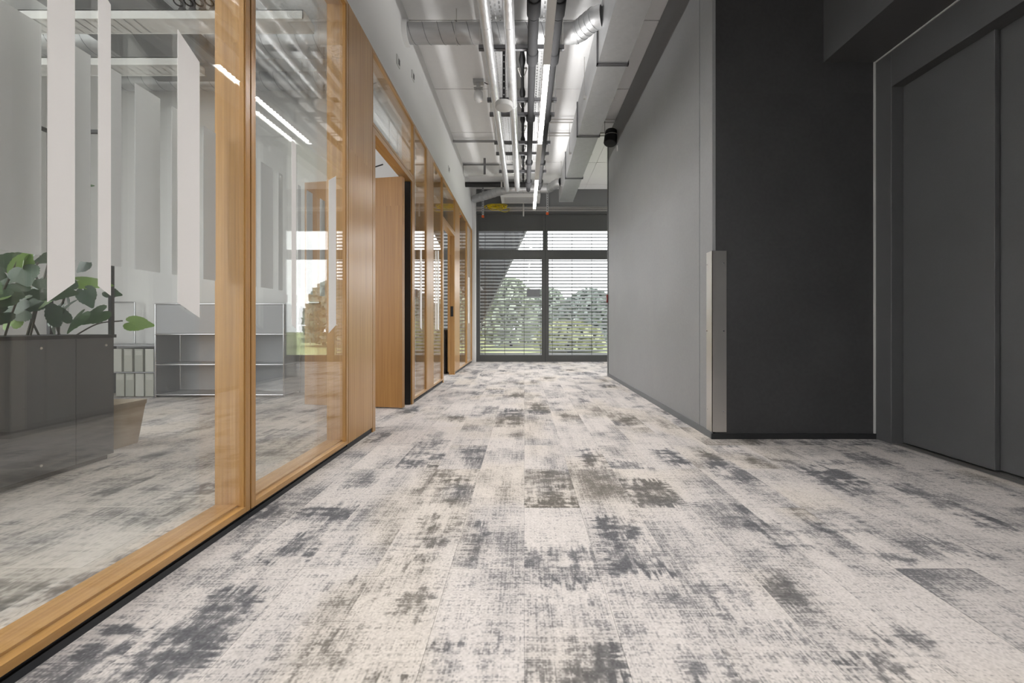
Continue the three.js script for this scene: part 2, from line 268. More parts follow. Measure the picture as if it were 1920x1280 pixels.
// ---------------------------------------------------------------- outside
structure('ground_outside', box(-40, 40, -.5, -.14, 9.9, 60), std('#ffffff', .95, { map: tex(256, 256, (u, v, o) => { const t = fbm(u * 30, v * 30, 3); o[0] = 120 + 70 * t; o[1] = 128 + 70 * t; o[2] = 84 + 60 * t; }) }), 'yellow green lawn outside the windows');
structure('ground_rear', [box(-40, 40, -.5, -.14, -40, -3.3), box(-40, -5.8, -.5, -.14, -3.3, 9.9), box(4.8, 40, -.5, -.14, -3.3, 9.9)], std(srgb(205, 205, 200), .95), 'pale paving outside behind the building');
{
  const s = new THREE.Shape([[-1.5, -.14], [-1.13, .875], [.014, 3.25], [.4, 4.1], [-2.2, 4.1], [-2.2, -.14]].map(([x, y]) => new THREE.Vector2(x, y)));
  const g = new THREE.ExtrudeGeometry(s, { depth: .5, bevelEnabled: false }); g.translate(0, 0, -11.6);
  structure('wall_fin', g, std(srgb(70, 70, 72), .8), 'dark slanted concrete fin outside behind the blinds');
  const leaf = new THREE.PlaneGeometry(.16, .16), bushMats = [[142, 152, 138], [158, 166, 150], [168, 172, 132], [134, 144, 138]].map(c => std(srgb(...c), .9, { side: THREE.DoubleSide }));
  const makeBush = (sx, sy, n) => { const gs = []; for (let i = 0; i < n; i++) { const a = rr(0, 6.283), h = Math.pow(rnd(), .8), r = Math.sqrt(Math.max(0, 1 - Math.pow(h * 1.4 - .4, 2))) * (.6 + .4 * rnd()); const g2 = leaf.clone(); g2.scale(rr(.8, 1.8), rr(.8, 1.8), 1); g2.rotateX(rr(-1.2, 1.2)); g2.rotateY(rr(-1.5, 1.5)); g2.translate(Math.cos(a) * r * sx, .15 + h * sy, Math.sin(a) * r * sx * .7); gs.push(g2); } return merge(gs); };
  const kinds = [makeBush(1.75, 2.4, 1700), makeBush(1.75, 2.9, 1700), makeBush(1.3, .9, 900)];
  const trunk = cyl(new THREE.Vector3(0, 0, 0), new THREE.Vector3(0, 1.2, 0), .07, 8);
  const names = ['dull green', 'pale green', 'yellowish', 'dark green'];
  [[-4.3, 19.5, 0, 0], [-.6, 19.5, 1, 1], [3.0, 19.5, 0, 3], [6.6, 20, 1, 0], [-2.4, 15.2, 2, 2], [1.6, 15.2, 2, 2], [-7.9, 20, 1, 3], [-11.6, 19.5, 0, 1], [-2.4, 24.5, 1, 3], [1.3, 24.5, 1, 0], [5, 25, 0, 1]].forEach(([x, d, k, m], i) => {
    const t = thing('garden_shrub', names[m] + ' leafy shrub on the lawn seen through the blinds', 'shrub', [x, -.14, d], 'shrubs outside the end windows');
    const f = new THREE.Mesh(kinds[k], bushMats[m]); f.name = 'foliage'; t.add(f); const s2 = new THREE.Mesh(trunk, rubber); s2.name = 'trunk'; t.add(s2); t.rotation.y = i * 1.3;
  });
}

// ---------------------------------------------------------------- glazed timber partition
const FB = -1.29, FF = -1.162;                         // frame back and front
function strip(w, X, x0, x1, tops, bots, m) {          // film strip, edges read at pixel columns on the pane
  const pt = (x, y) => px(x, y, X); part('film_strip', sheet([pt(x0, tops[0]), pt(x1, tops[1]), pt(x1, bots[1]), pt(x0, bots[0])], X, .0015), m, w);
}
function glazed(d0, d1, label) {
  const w = thing('window_' + (++wn), label, 'glazed partition', [-1.22, 0, (d0 + d1) / 2], null, 'structure'), g = .003;
  part('plinth', [box(-1.28, PX, 0, .022, d0, d1), box(-1.28, PX - .008, .022, .04, d0, d1)], plinth, w);
  for (const [a, b] of [[d0 + g, d0 + .032], [d1 - .032, d1 - g]]) part('stile', [wbox(FB, FF, .04, 2.95, a, b), wbox(FF - .012, FF - .004, .06, 2.93, a < (d0 + d1) / 2 ? b : a - .006, a < (d0 + d1) / 2 ? b + .006 : a)], wood, w);
  part('bottom_rail', [wbox(FB, FF, .04, .064, d0 + .032, d1 - .032, 'z'), wbox(FB, -1.195, .064, .072, d0 + .032, d1 - .032, 'z')], wood, w);
  part('top_rail', wbox(FB, FF, 2.92, 2.95, d0 + .032, d1 - .032, 'z'), wood, w);
  part('pane', box(-1.183, -1.175, .06, 2.925, d0 + .028, d1 - .028), glass, w); part('pane', box(-1.266, -1.258, .06, 2.925, d0 + .028, d1 - .028), glass, w);
  return w;
}
const XO = -1.1738, XI = -1.2568;
const g0 = glazed(-.2, .8, 'glazed timber bay behind the viewpoint');
const g1 = glazed(.803, 1.811, 'large glazed bay in front of the dark planter, white film strips');
for (const a of [[-40, 20, [-80, -80], [490, 520]], [89, 140, [-100, -100], [566, 530]], [184, 207.5, [-30, 9], [536, 554]], [333, 374, [55, 117], [567, 595]]].slice(1)) strip(g1, XO, a[0], a[1], a[2], a[3], film);
const inner = (w, a, b) => strip(w, XI, a, b, [CY - .622 * (CX - a), CY - .622 * (CX - b)], [CY - .145 * (CX - a), CY - .145 * (CX - b)], filmGrey);
for (const [a, b] of [[-60, 77], [118, 169.5], [203, 227], [253, 300], [322, 345], [381, 404]]) inner(g1, a, b);
const g2 = glazed(1.814, 2.82, 'glazed bay between two timber uprights, in front of the grey shelving');
strip(g2, XO, 547, 555, [262, 270], [608, 616], film); strip(g2, XO, 616.5, 630, [338, 330], [624, 609], film);
for (const [a, b] of [[476, 481], [489, 512], [522, 530], [558.5, 564], [575, 586], [600, 609]]) inner(g2, a, b);
function woodPanel(d0, d1, label) {
  const t = thing('trim_' + (++tn), label, 'panel', [-1.22, 0, (d0 + d1) / 2], null, 'structure');
  part('plinth', box(-1.28, PX, 0, .04, d0, d1), plinth, t); part('panel', wbox(FB, FF, .04, 2.95, d0 + .004, d1 - .004), wood, t); return t;
}
let tn = 1;
woodPanel(2.82, 3.27, 'tall light oak panel between glazing and open door');
function doorUnit(n, d0, d1, label, leaf) {
  const t = thing('door_' + n, label, 'door', [-1.22, 0, (d0 + d1) / 2], null, 'structure'), j = .06, DB = -1.255;
  part('jamb', [wbox(DB, FF, 0, 2.355, d0 + .004, d0 + j), wbox(DB, -1.235, 0, 2.31, d0 + j, d0 + j + .02)], wood, t);
  part('jamb', [wbox(DB, FF, 0, 2.355, d1 - j, d1 - .004), wbox(DB, -1.235, 0, 2.31, d1 - j - .02, d1 - j)], wood, t);
  part('head', [wbox(DB, FF, 2.31, 2.355, d0 + j, d1 - j, 'z')], wood, t);
  part('transom_frame', [wbox(DB, FF, 2.36, 2.385, d0 + .004, d1 - .004, 'z'), wbox(DB, FF, 2.925, 2.95, d0 + .004, d1 - .004, 'z'), wbox(DB, FF, 2.385, 2.925, d1 - .016, d1 - .004), wbox(DB, FF, 2.385, 2.925, d0 + .004, d0 + .012)], wood, t);
  part('transom_pane', box(-1.183, -1.175, 2.38, 2.93, d0 + .01, d1 - .014), glass, t); part('transom_pane', box(-1.248, -1.24, 2.38, 2.93, d0 + .01, d1 - .014), glass, t);
  if (leaf) {
    const turn = g => g.translate(1.19, 0, 4.24).rotateY(-10 * Math.PI / 180).translate(-1.19, 0, -4.24);     // leaf swung a little past square
    const l = part('leaf', turn(wbox(-2.26, -1.19, .012, 2.285, 4.19, 4.242)), shadedLeafWood, t);
    part('hinge', [.25, 1.2, 2.1].map(y => cyl(V(-1.215, y, 4.285), V(-1.215, y + .09, 4.285), .009, 10)), steel, t);
    part('handle', [cyl(V(-2.18, 1.05, 4.19), V(-2.18, 1.05, 4.13), .01), cyl(V(-2.18, 1.05, 4.135), V(-2.05, 1.05, 4.135), .01)].map(turn), steel, l);
    part('rebate_shade', box(-1.2545, -1.178, .005, 2.305, d1 - j - .0225, d1 - j - .0002), black, t, 'dark strip painting the shaded rebate');  // black strip over the jamb reveal stands in for shade in the rebate
    part('closer_arm', cyl(V(-1.31, 2.31, 3.95), V(-1.66, 2.285, 4.13), .006, 8), black, t);
  } else {
    part('strike_plate', box(-1.23, -1.185, .97, 1.14, d1 - j - .003, d1 - j - .0002), black, t, 'dark strike plate'); 
  }
  return t;
}
doorUnit(1, 3.27, 4.49, 'oak door standing open beside the tall oak panel', true);
const g3 = glazed(4.495, 5.11, 'narrow glazed bay beyond the open oak door');
strip(g3, XO, 787.8, 791, [468, 468], [614, 618], film);
woodPanel(5.11, 5.44, 'slim oak panel between two narrow glazed bays');
const g4 = glazed(5.44, 6.10, 'narrow glazed bay before the second doorway');
strip(g4, XO, 816.5, 818.2, [470, 470], [617, 618], film); strip(g4, XO, 820.5, 823, [470, 470], [617, 618], film);
doorUnit(2, 6.10, 7.18, 'second timber doorway without visible leaf near the end window', false);
woodPanel(7.18, 7.65, 'oak panel beyond the second doorway');
const g5 = glazed(7.65, 8.67, 'glazed bay beyond the second doorway'), g6 = glazed(8.675, 9.5, 'last glazed bay against the white pier');
strip(g6, XO, 878.5, 880, [519, 521], [605, 606], film);

// ---------------------------------------------------------------- corridor ceiling services
function lampLine(name, label, along, lit, span, at, h, wd, louverFrom, power = 1) {      // along 'z' or 'x'; at = position across, h = underside height
  const B = (a0, a1, c0, c1, y0, y1) => along === 'z' ? box(c0, c1, y0, y1, a0, a1) : box(a0, a1, y0, y1, c0, c1);
  const t = thing(name, label, 'light', along === 'z' ? [at, h, (span[0] + span[1]) / 2] : [(span[0] + span[1]) / 2, h, at]), w = wd / 2, hh = .062;
  part('housing', [B(span[0], span[1], at - w, at - w + .006, h, h + hh), B(span[0], span[1], at + w - .006, at + w, h, h + hh), B(span[0], span[1], at - w, at + w, h + hh - .006, h + hh), B(span[0], span[0] + .006, at - w, at + w, h, h + hh), B(span[1] - .006, span[1], at - w, at + w, h, h + hh)], lampWhite, t);
  let p = span[0] + .006;
  for (const [a, b] of [...lit, [span[1] - .006, span[1] - .006]]) {
    if (a > p + .02) part('cover', B(p, a, at - w + .006, at + w - .006, h + .002, h + .008), lampWhite, t);
    if (b > a) {
      part('diffuser', B(a, b, at - w + .006, at + w - .006, h + .03, h + .034), glow, t);
      for (let s = a; s < b - .01; s += .055) part('louver_blade', B(s, s + .004, at - w + .006, at + w - .006, h + .002, h + .018), lampWhite, t);
      const L = new THREE.RectAreaLight(0xfffdfb, LAMP_DOWN * power, wd - .016, b - a); L.name = 'lamp_light'; L.rotation.x = -Math.PI / 2; if (along === 'z') L.position.set(at, h + .028, -(a + b) / 2); else { L.position.set((a + b) / 2, h + .028, -at); L.rotation.z = Math.PI / 2; } scene.add(L);
      const U = new THREE.RectAreaLight(0xfffdfb, LAMP_UP * power, wd - .016, b - a); U.name = 'lamp_uplight'; U.rotation.x = Math.PI / 2; if (along === 'z') U.position.set(at, h + hh + .006, -(a + b) / 2); else { U.position.set((a + b) / 2, h + hh + .006, -at); U.rotation.z = Math.PI / 2; } scene.add(U);
      part('uplight_cover', B(a, b, at - w + .006, at + w - .006, h + hh, h + hh + .004), glow, t);
    }
    p = b;
  }
  if (louverFrom) for (let s = louverFrom[0]; s < louverFrom[1]; s += .07) part('louver_blade', B(s, s + .006, at - w + .006, at + w - .006, h + .002, h + .05), lampWhite, t);
  return t;
}
const lampT = lampLine('linear_pendant_light', 'long white linear light hung between dark pipes, glowing in sections', 'z', [[-2.08, -.54], [.72, 2.26], [3.52, 5.06], [6.32, 7.86]], [-2.6, 8.0], .185, 2.97, .06);
part('suspension_wire', [-1.5, .3, 1.9, 3.2, 5.6, 7].map(d => cyl(V(.185, 3.03, d), V(.185, 3.797, d), .0015, 6)), steel, lampT);

function foilPipe(X, label) {
  const t = thing('insulated_pipe', label, 'pipe', [X, 3.36, 3]);
  part('foil_wrap', cyl(V(X, 3.36, -2.9), V(X, 3.36, 7.97), .046, 24), foil, t);
  for (const d of [-1.1, .2, 1.3, 2.4, 3.05, 3.6, 4.15, 4.9, 5.75, 6.4, 7.1, 7.7]) part('joint_band', cyl(V(X, 3.36, d), V(X, 3.36, d + .03), .0478, 24), foil, t);
}
foilPipe(-.325, 'foil wrapped pipe under the ceiling, nearer the white bulkhead');
foilPipe(-.128, 'foil wrapped pipe under the ceiling, beside the black conduit');
function blackPipe(X, end, label) {
  const t = thing('black_pipe', label, 'pipe', [X, 3.36, 3]);
  part('pipe', cyl(V(X, 3.36, -2.9), V(X, 3.36, end), .038, 20), rubber, t);
  for (const [a, b] of [[2.2, 2.75], [3.3, 3.5], [3.95, 4.12], [5.2, 5.27], [6.62, 6.7], [7.5, 7.75]]) part('coupling', lathe([[0, .036], [.012, .056], [b - a - .02, .056], [b - a, .036]], V(X, 3.36, a), V(X, 3.36, b)), rubber, t);
  for (const [a, b] of [[2.75, 3.3], [3.5, 3.95]]) part('sleeve', cyl(V(X, 3.36, a), V(X, 3.36, b), .046, 20), rubber, t);
}
blackPipe(.076, 8.0, 'black insulated pipe with collars beside the black conduit');
blackPipe(.274, 7.9, 'black insulated pipe with collars running behind the linear light');
{
  const t = thing('cable_conduit', 'dark waisted conduit with clamps between foil pipe and black pipe', 'conduit', [-.02, 3.5, 6]);
  const prof = [[0, 0], [0, .02]]; for (let s = .05; s < 3.75; s += .05) prof.push([s, .019 + .016 * Math.pow(Math.max(0, Math.sin(s * 2 * Math.PI / .62)), 3)]); prof.push([3.8, .018], [3.8, 0]);
  part('conduit', lathe(prof, V(-.02, 3.5, 4.15), V(-.02, 3.5, 8), 14), rubber, t);
  for (const d of [4.5, 5.15, 5.8, 6.45, 7.1, 7.7]) { part('clamp', [cyl(V(-.07, 3.53, d), V(-.035, 3.47, d + .05), .005, 8), cyl(V(.03, 3.53, d), V(-.005, 3.47, d + .05), .005, 8), box(-.07, .03, 3.528, 3.538, d - .01, d + .01)], steel, t); part('hanger', cyl(V(-.02, 3.53, d), V(-.02, CEIL, d), .004, 6), steel, t); }
}
for (const [a, b, l] of [[-.405, -.1, 'perforated metal cable tray above the foil pipes'], [.1, .35, 'perforated metal cable tray above the black pipes']]) {
  const t = thing('cable_tray', l, 'tray', [(a + b) / 2, 3.79, 3]);
  const m = new THREE.PlaneGeometry(b - a, 10.6); m.rotateX(-Math.PI / 2); m.translate((a + b) / 2, 3.8, -2.4);
  const p = m.attributes.position, uv = m.attributes.uv; for (let i = 0; i < p.count; i++) uv.setXY(i, p.getX(i) / .17, p.getZ(i) / .17);
  part('perforated_base', m, trayMat, t); part('side_wall', box(a, a + .004, 3.796, 3.86, -2.9, 7.7), galv, t); part('side_wall', box(b - .004, b, 3.796, 3.86, -2.9, 7.7), galv, t);
}
[[4.03, 'dark cross rail just under the spiral duct'], [4.96, 'dark cross rail beyond the round speaker, first of a close pair'], [5.30, 'dark cross rail beyond the round speaker, second of a close pair'], [6.12, 'dark cross rail level with the first ceiling conduit pair'], [6.51, 'dark cross rail between the two ceiling conduit pairs'], [7.26, 'last dark cross rail before the black drain pipe']].forEach(([d, label]) => {
  const t = thing('support_rail', label, 'rail', [0, 3.42, d], 'pipe support rails');
  part('channel', [box(-.43, .375, 3.42, 3.424, d - .02, d + .02), box(-.43, .375, 3.42, 3.46, d - .02, d - .016), box(-.43, .375, 3.42, 3.46, d + .016, d + .02)], strut, t);
  part('rod', [cyl(V(-.418, 3.43, d), V(-.418, CEIL, d), .005, 6)], steel, t); part('rod', [cyl(V(.363, 3.43, d), V(.363, CEIL, d), .005, 6)], steel, t);
});
// round cross duct with jog into the rectangular duct
function roundDuct(name, label, pts, r, straight, collars) {
  const t = thing(name, label, 'duct', [pts[0].x, pts[0].y - r, -pts[0].z]);
  const c = new THREE.CatmullRomCurve3(pts, false, 'catmullrom', .12);
  part('pipe', new THREE.TubeGeometry(c, 90, r, 28), galv, t);
  for (const [a, b, pitch] of straight) { const n = Math.round(a.distanceTo(b) / pitch), hp = []; for (let i = 0; i <= n * 14; i++) { const s = i / (n * 14), q = a.clone().lerp(b, s), ph = s * n * 6.283; hp.push(new THREE.Vector3(q.x, q.y + r * Math.cos(ph), q.z + r * Math.sin(ph))); } part('spiral_seam', new THREE.TubeGeometry(new THREE.CatmullRomCurve3(hp), n * 20, .0028, 5), strut, t); }
  for (const s of collars) { const q = c.getPointAt(s), tg = c.getTangentAt(s); part('collar', cyl(q.clone().addScaledVector(tg, -.012), q.clone().addScaledVector(tg, .012), r + .005, 28), galv, t); }
  return t;
}
const D1 = roundDuct('spiral_duct', 'silver spiral duct crossing from bulkhead to the rectangular duct', [V(-1.16, 3.66, 4.15), V(-.6, 3.66, 4.15), V(0, 3.66, 4.15), V(.44, 3.66, 4.15), V(.52, 3.66, 4.13), V(.65, 3.66, 3.95), V(.712, 3.66, 3.925)], .094, [[V(-1.14, 3.66, 4.15), V(.42, 3.66, 4.15), .137]], [.845, .875, .905, .935, .965]);
part('wall_collar', cyl(V(-1.166, 3.66, 4.15), V(-1.12, 3.66, 4.15), .115, 28), white, D1, 'white collar'); part('hanger_strap', [cyl(V(-.66, 3.75, 4.15), V(-.66, CEIL, 4.15), .005, 8), box(-.672, -.648, 3.752, 3.758, 4.1, 4.2), new THREE.TorusGeometry(.097, .004, 6, 24).rotateY(Math.PI / 2).translate(-.66, 3.66, -4.15)], steel, D1);
const D2 = roundDuct('spiral_duct', 'silver duct near the end windows with bend towards the bulkhead', [V(-1.1, 3.6, 9.38), V(-.95, 3.6, 9.25), V(-.45, 3.6, 8.78), V(-.25, 3.6, 8.69), V(.3, 3.6, 8.69), V(.5, 3.6, 8.68), V(.65, 3.62, 8.4), V(.712, 3.62, 8.36)], .086, [[V(-.2, 3.6, 8.69), V(.4, 3.6, 8.69), .12]], [.1, .16, .22, .28, .34, .4, .8, .86, .92]);
{
  const t = thing('rectangular_duct', 'long silver rectangular air duct beside the grey wall', 'duct', [.855, 3.35, 4]);
  part('casing', box(.714, .996, 3.35, 3.80, -2.9, 8.72, 'z', 2, 2), galv, t);
  for (const d of [.9, 2.5, 4.13, 5.7, 7.33]) part('flange', [box(.70, 1.01, 3.336, 3.35, d - .018, d - .003), box(.70, 1.01, 3.336, 3.35, d + .003, d + .018), box(.70, .714, 3.336, 3.8, d - .018, d + .018), box(.996, 1.01, 3.336, 3.8, d - .018, d + .018)], strut, t);
  part('end_cap', box(.708, 1.002, 3.345, 3.805, 8.72, 8.732), galv, t);
  for (const d of [1.7, 3.2, 4.9, 6.5, 8]) part('hanger', [cyl(V(.69, 3.42, d), V(.69, CEIL, d), .004, 6), box(.68, .714, 3.42, 3.45, d - .02, d + .02), cyl(V(1.02, 3.42, d), V(1.02, CEIL, d), .004, 6), box(.996, 1.03, 3.42, 3.45, d - .02, d + .02)], steel, t);
}
{ // round ceiling loudspeaker between the foil pipes
  const t = thing('round_speaker', 'flat round grey speaker hanging between the foil pipes', 'speaker', [-.217, 3.14, 4.56]);
  part('drum', lathe([[0, 0], [0, .088], [.012, .094], [.05, .094], [.056, .09], [.056, 0]], V(-.217, 3.14, 4.56), V(-.217, 3.2, 4.56), 36), std(srgb(186, 186, 184), .6), t);
  part('hanger_strip', box(-.232, -.202, 3.19, 3.79, 4.55, 4.57), black, t, 'black perforated hanger strip'); part('hanger_hole', [0, 1, 2, 3, 4, 5, 6].map(i => cyl(V(-.217, 3.28 + i * .07, 4.548), V(-.217, 3.28 + i * .07, 4.5505), .007, 8)), steel, t);
}
{ // motion sensor on the ceiling
  const t = thing('motion_sensor', 'small white sensor on a bracket under the ceiling panels', 'sensor', [-.576, 3.62, 5.36]);
  part('bracket', [box(-.64, -.51, 3.86, 3.9, 5.32, 5.40), box(-.60, -.55, 3.74, 3.86, 5.34, 5.38), box(-.63, -.52, 3.79, 3.80, 5.33, 5.39)], galv, t);
  part('head', lathe([[0, 0], [.01, .035], [.03, .055], [.09, .06], [.13, .052], [.13, 0]], V(-.576, 3.62, 5.36), V(-.576, 3.8, 5.36), 24), white, t);
  part('cable', tube([V(-.5, 3.87, 5.36), V(-.46, 3.84, 5.34), V(-.43, 3.85, 5.36)], .005), black, t);
}
[[3.93, 3.25, 'small white socket on the bulkhead above the oak panel'], [4.45, 3.42, 'slim socket slot on the bulkhead under the spiral duct'], [6.58, 3.23, 'small white socket on the bulkhead above the second glazed bays']].forEach(([d, y, l]) => {
  const t = thing('wall_socket', l, 'socket', [-1.165, y - .045, d]); part('plate', rbox(-1.165, -1.156, y - .045, y + .045, d - .045, d + .045, .003), std(srgb(205, 205, 203), .5), t); part('insert', [box(-1.157, -1.153, y - .025, y + .025, d - .004, d + .03)], std(srgb(70, 70, 70), .6), t);
});
{ // black projector spot on the wall end
  const t = thing('wall_spotlight', 'black cylindrical spotlight fixed high on the end of the grey wall', 'spotlight', [1.3, 3.5, 6.35]);
  part('body', lathe([[0, 0], [0, .085], [.015, .095], [.12, .095], [.13, .085], [.14, .095], [.2, .09], [.21, .08], [.21, 0]], V(1.265, 3.5, 6.3), V(1.3, 3.72, 6.34), 28), black, t);
  part('ring', new THREE.TorusGeometry(.095, .005, 8, 28).rotateX(Math.PI / 2).translate(1.287, 3.635, -6.325), steel, t);
  part('arm', [cyl(V(1.29, 3.6, 6.33), V(1.362, 3.6, 6.36), .018), cyl(V(1.2, 3.7, 6.36), V(1.2, CEIL, 6.36), .004, 6)], black, t); part('tag', box(1.352, 1.3605, 3.36, 3.44, 6.2, 6.23), white, t);
}
{
  const t = thing('fire_alarm_button', 'small dark red call point on the end edge of the grey wall', 'alarm button', [1.345, 1.19, 6.93]);
  part('case', rbox(1.335, 1.353, 1.19, 1.32, 6.89, 6.96, .004), std(srgb(110, 38, 36), .5), t); part('window', box(1.332, 1.336, 1.23, 1.28, 6.905, 6.945), std(srgb(160, 150, 148), .4), t);
}
{ // end-of-corridor services
  single('trunking', rbox(-1.16, -.2, 3.70, 3.86, 8.1, 8.25, .004), lampWhite, 'pale box trunking crossing under the ceiling near the end windows', 'trunking');
  const t = thing('drain_pipe', 'thick black pipe crossing under the pale trunking', 'pipe', [-.5, 3.54, 8.45]); part('pipe', cyl(V(-1.163, 3.6, 8.42), V(.05, 3.6, 8.42), .05, 18), black, t); part('clamp', [box(-.46, -.43, 3.53, 3.67, 8.36, 8.48), cyl(V(-.445, 3.66, 8.42), V(-.445, CEIL, 8.42), .005, 6)], steel, t);
  const a = thing('fan_coil_unit', 'white fan coil box with perforated grille above the end windows', 'fan coil', [-.1, 3.5, 9.2]);
  part('casing', rbox(-.5, .34, 3.52, 3.76, 8.95, 9.45, .006), lampWhite, a); const gm = new THREE.PlaneGeometry(.7, .4); gm.rotateX(Math.PI / 2); gm.translate(-.08, 3.517, -9.2); const uv = gm.attributes.uv; for (let i = 0; i < 4; i++) uv.setXY(i, uv.getX(i) * 5, uv.getY(i) * 3); part('grille', gm, trayMat, a); part('hanger', [[-.45, 9], [.3, 9], [-.45, 9.4], [.3, 9.4]].map(([x, d]) => cyl(V(x, 3.74, d), V(x, CEIL, d), .005, 6)), steel, a);
  for (const [y, l] of [[3.485, 'thin steel conduit above the window head, highest of three'], [3.45, 'thin steel conduit above the window head, middle of three'], [3.412, 'thin steel conduit above the window head, lowest of three']]) single('wall_conduit', cyl(V(-1.08, y, 9.628), V(4.5, y, 9.628), .011, 8), steel, l, 'conduit');
  const coil = thing('cable_coil', 'yellow cable coil hung over the conduits at the end wall', 'cable', [-.64, 3.42, 9.55]);
  for (let i = 0; i < 14; i++) part('loop', new THREE.TorusGeometry(rr(.06, .19), .01, 6, 40).scale(1.15, .3, 1).rotateX(rr(-.3, .3)).rotateZ(rr(-.12, .12)).translate(-.64 + rr(-.05, .06), 3.47 + rr(-.02, .03), -9.54 + rr(-.04, .03)), std(srgb(222, 196, 30), .5), coil);
  part('loose_end', tube([V(-.7, 3.46, 9.52), V(-.45, 3.36, 9.55), V(-.32, 3.42, 9.55), V(-.5, 3.45, 9.56)], .006), std(srgb(205, 190, 60), .5), coil);
  for (const [X, l] of [[-.92, 'slotted steel strut with orange tip near the bulkhead'], [.5, 'slotted steel strut with orange tip beside the linear light end']]) {
    const DS = X < 0 ? 9.5 : 9.25, s = thing('hanging_strut', l, 'strut', [X, 3.22, DS]); part('strut', box(X - .02, X + .02, 3.26, CEIL, DS - .02, DS + .02), galv, s); part('slot', Array.from({ length: 12 }, (_, i) => box(X - .006, X + .006, 3.3 + i * .05, 3.33 + i * .05, DS - .0215, DS - .0195)), black, s); part('end_cap', rbox(X - .028, X + .028, 3.22, 3.27, DS - .03, DS + .03, .006), std(srgb(214, 96, 44), .5), s, 'orange plastic cap');
  }
  single('drop_rod', [cyl(V(-.02, 3.25, 9.5), V(-.02, 3.5, 9.5), .018), cyl(V(-.02, 3.5, 9.5), V(-.02, CEIL, 9.5), .012)], steel, 'bare steel rod dropping from the ceiling at the corridor middle', 'rod');
  for (const [d, l] of [[6.3, 'thin steel conduit pair crossing under the ceiling to the duct'], [6.75, 'thin steel conduit pair crossing beyond the first pair']]) { const c = thing('ceiling_conduit', l, 'conduit', [.5, 3.83, d]); part('conduit', cyl(V(.37, 3.86, d), V(1.36, 3.86, d), .01, 8), steel, c); part('conduit', cyl(V(.37, 3.86, d + .09), V(1.36, 3.86, d + .09), .01, 8), steel, c); }
  single('flexible_conduit', tube([V(-1.165, 3.82, 6.95), V(-1.05, 3.84, 7.0), V(-.8, 3.85, 7.02), V(-.46, 3.84, 7.0)], .02, 40), std(srgb(150, 150, 150), .6), 'grey corrugated cable hose from bulkhead to cable tray', 'hose');
  single('ceiling_strap', box(-.75, -.71, 3.6, CEIL, 7.85, 7.86), strut, 'dark perforated strap hanging beside the pale trunking', 'strap');
}
// corner guard
{
  const t = thing('corner_guard', 'brushed steel corner guard screwed onto the grey wall corner', 'corner guard', [1.38, .05, 3.1]);
  part('plate', [box(1.3575, 1.3615, .05, 1.36, 3.084, 3.18), box(1.3575, 1.462, .05, 1.36, 3.084, 3.088)], steel, t);
  for (const y of [.2, .78, 1.27]) { part('screw', cyl(V(1.44, y, 3.0845), V(1.44, y, 3.080), .006, 10), chrome, t); part('screw', cyl(V(1.358, y, 3.165), V(1.354, y, 3.165), .006, 10), chrome, t); }
}

// ---------------------------------------------------------------- office
lampLine('office_pendant_light', 'white linear office light with louvres ahead of the round duct', 'x', [], [-4.9, -1.55], 3.07, 2.97, .16, [-4.85, -2.7]);
lampLine('office_pendant_light', 'white louvred office light beyond the first, above the planter', 'x', [], [-4.9, -2.75], 3.6, 2.97, .16, [-4.85, -2.8]);
lampLine('office_pendant_light', 'added unseen lit white light above the near end of the planter', 'x', [[-4.6, -1.8]], [-4.9, -1.55], 1.25, 2.97, .07, null, .2);  // lamp added out of view to brighten the office
const DO1 = roundDuct('office_duct', 'large silver spiral duct crossing the office ceiling above the light', [V(-4.9, 3.6, 4.15), V(-3, 3.6, 4.15), V(-1.34, 3.6, 4.15)], .16, [[V(-4.9, 3.6, 4.15), V(-1.7, 3.6, 4.15), .17]], [.9]);
part('hanger', [-4, -2.6, -1.7].map(x => cyl(V(x, 3.75, 4.15), V(x, CEIL, 4.15), .005, 6)), steel, DO1);
const DO2 = roundDuct('office_duct', 'slim silver spiral duct crossing the office in front of the white cross wall', [V(-4.9, 3.68, 5.0), V(-3, 3.68, 5.0), V(-1.34, 3.68, 5.0)], .1, [[V(-4.9, 3.68, 5.0), V(-1.4, 3.68, 5.0), .15]], [.5]);
part('hanger', [-4, -2.6, -1.7].map(x => cyl(V(x, 3.77, 5.0), V(x, CEIL, 5.0), .005, 6)), steel, DO2);
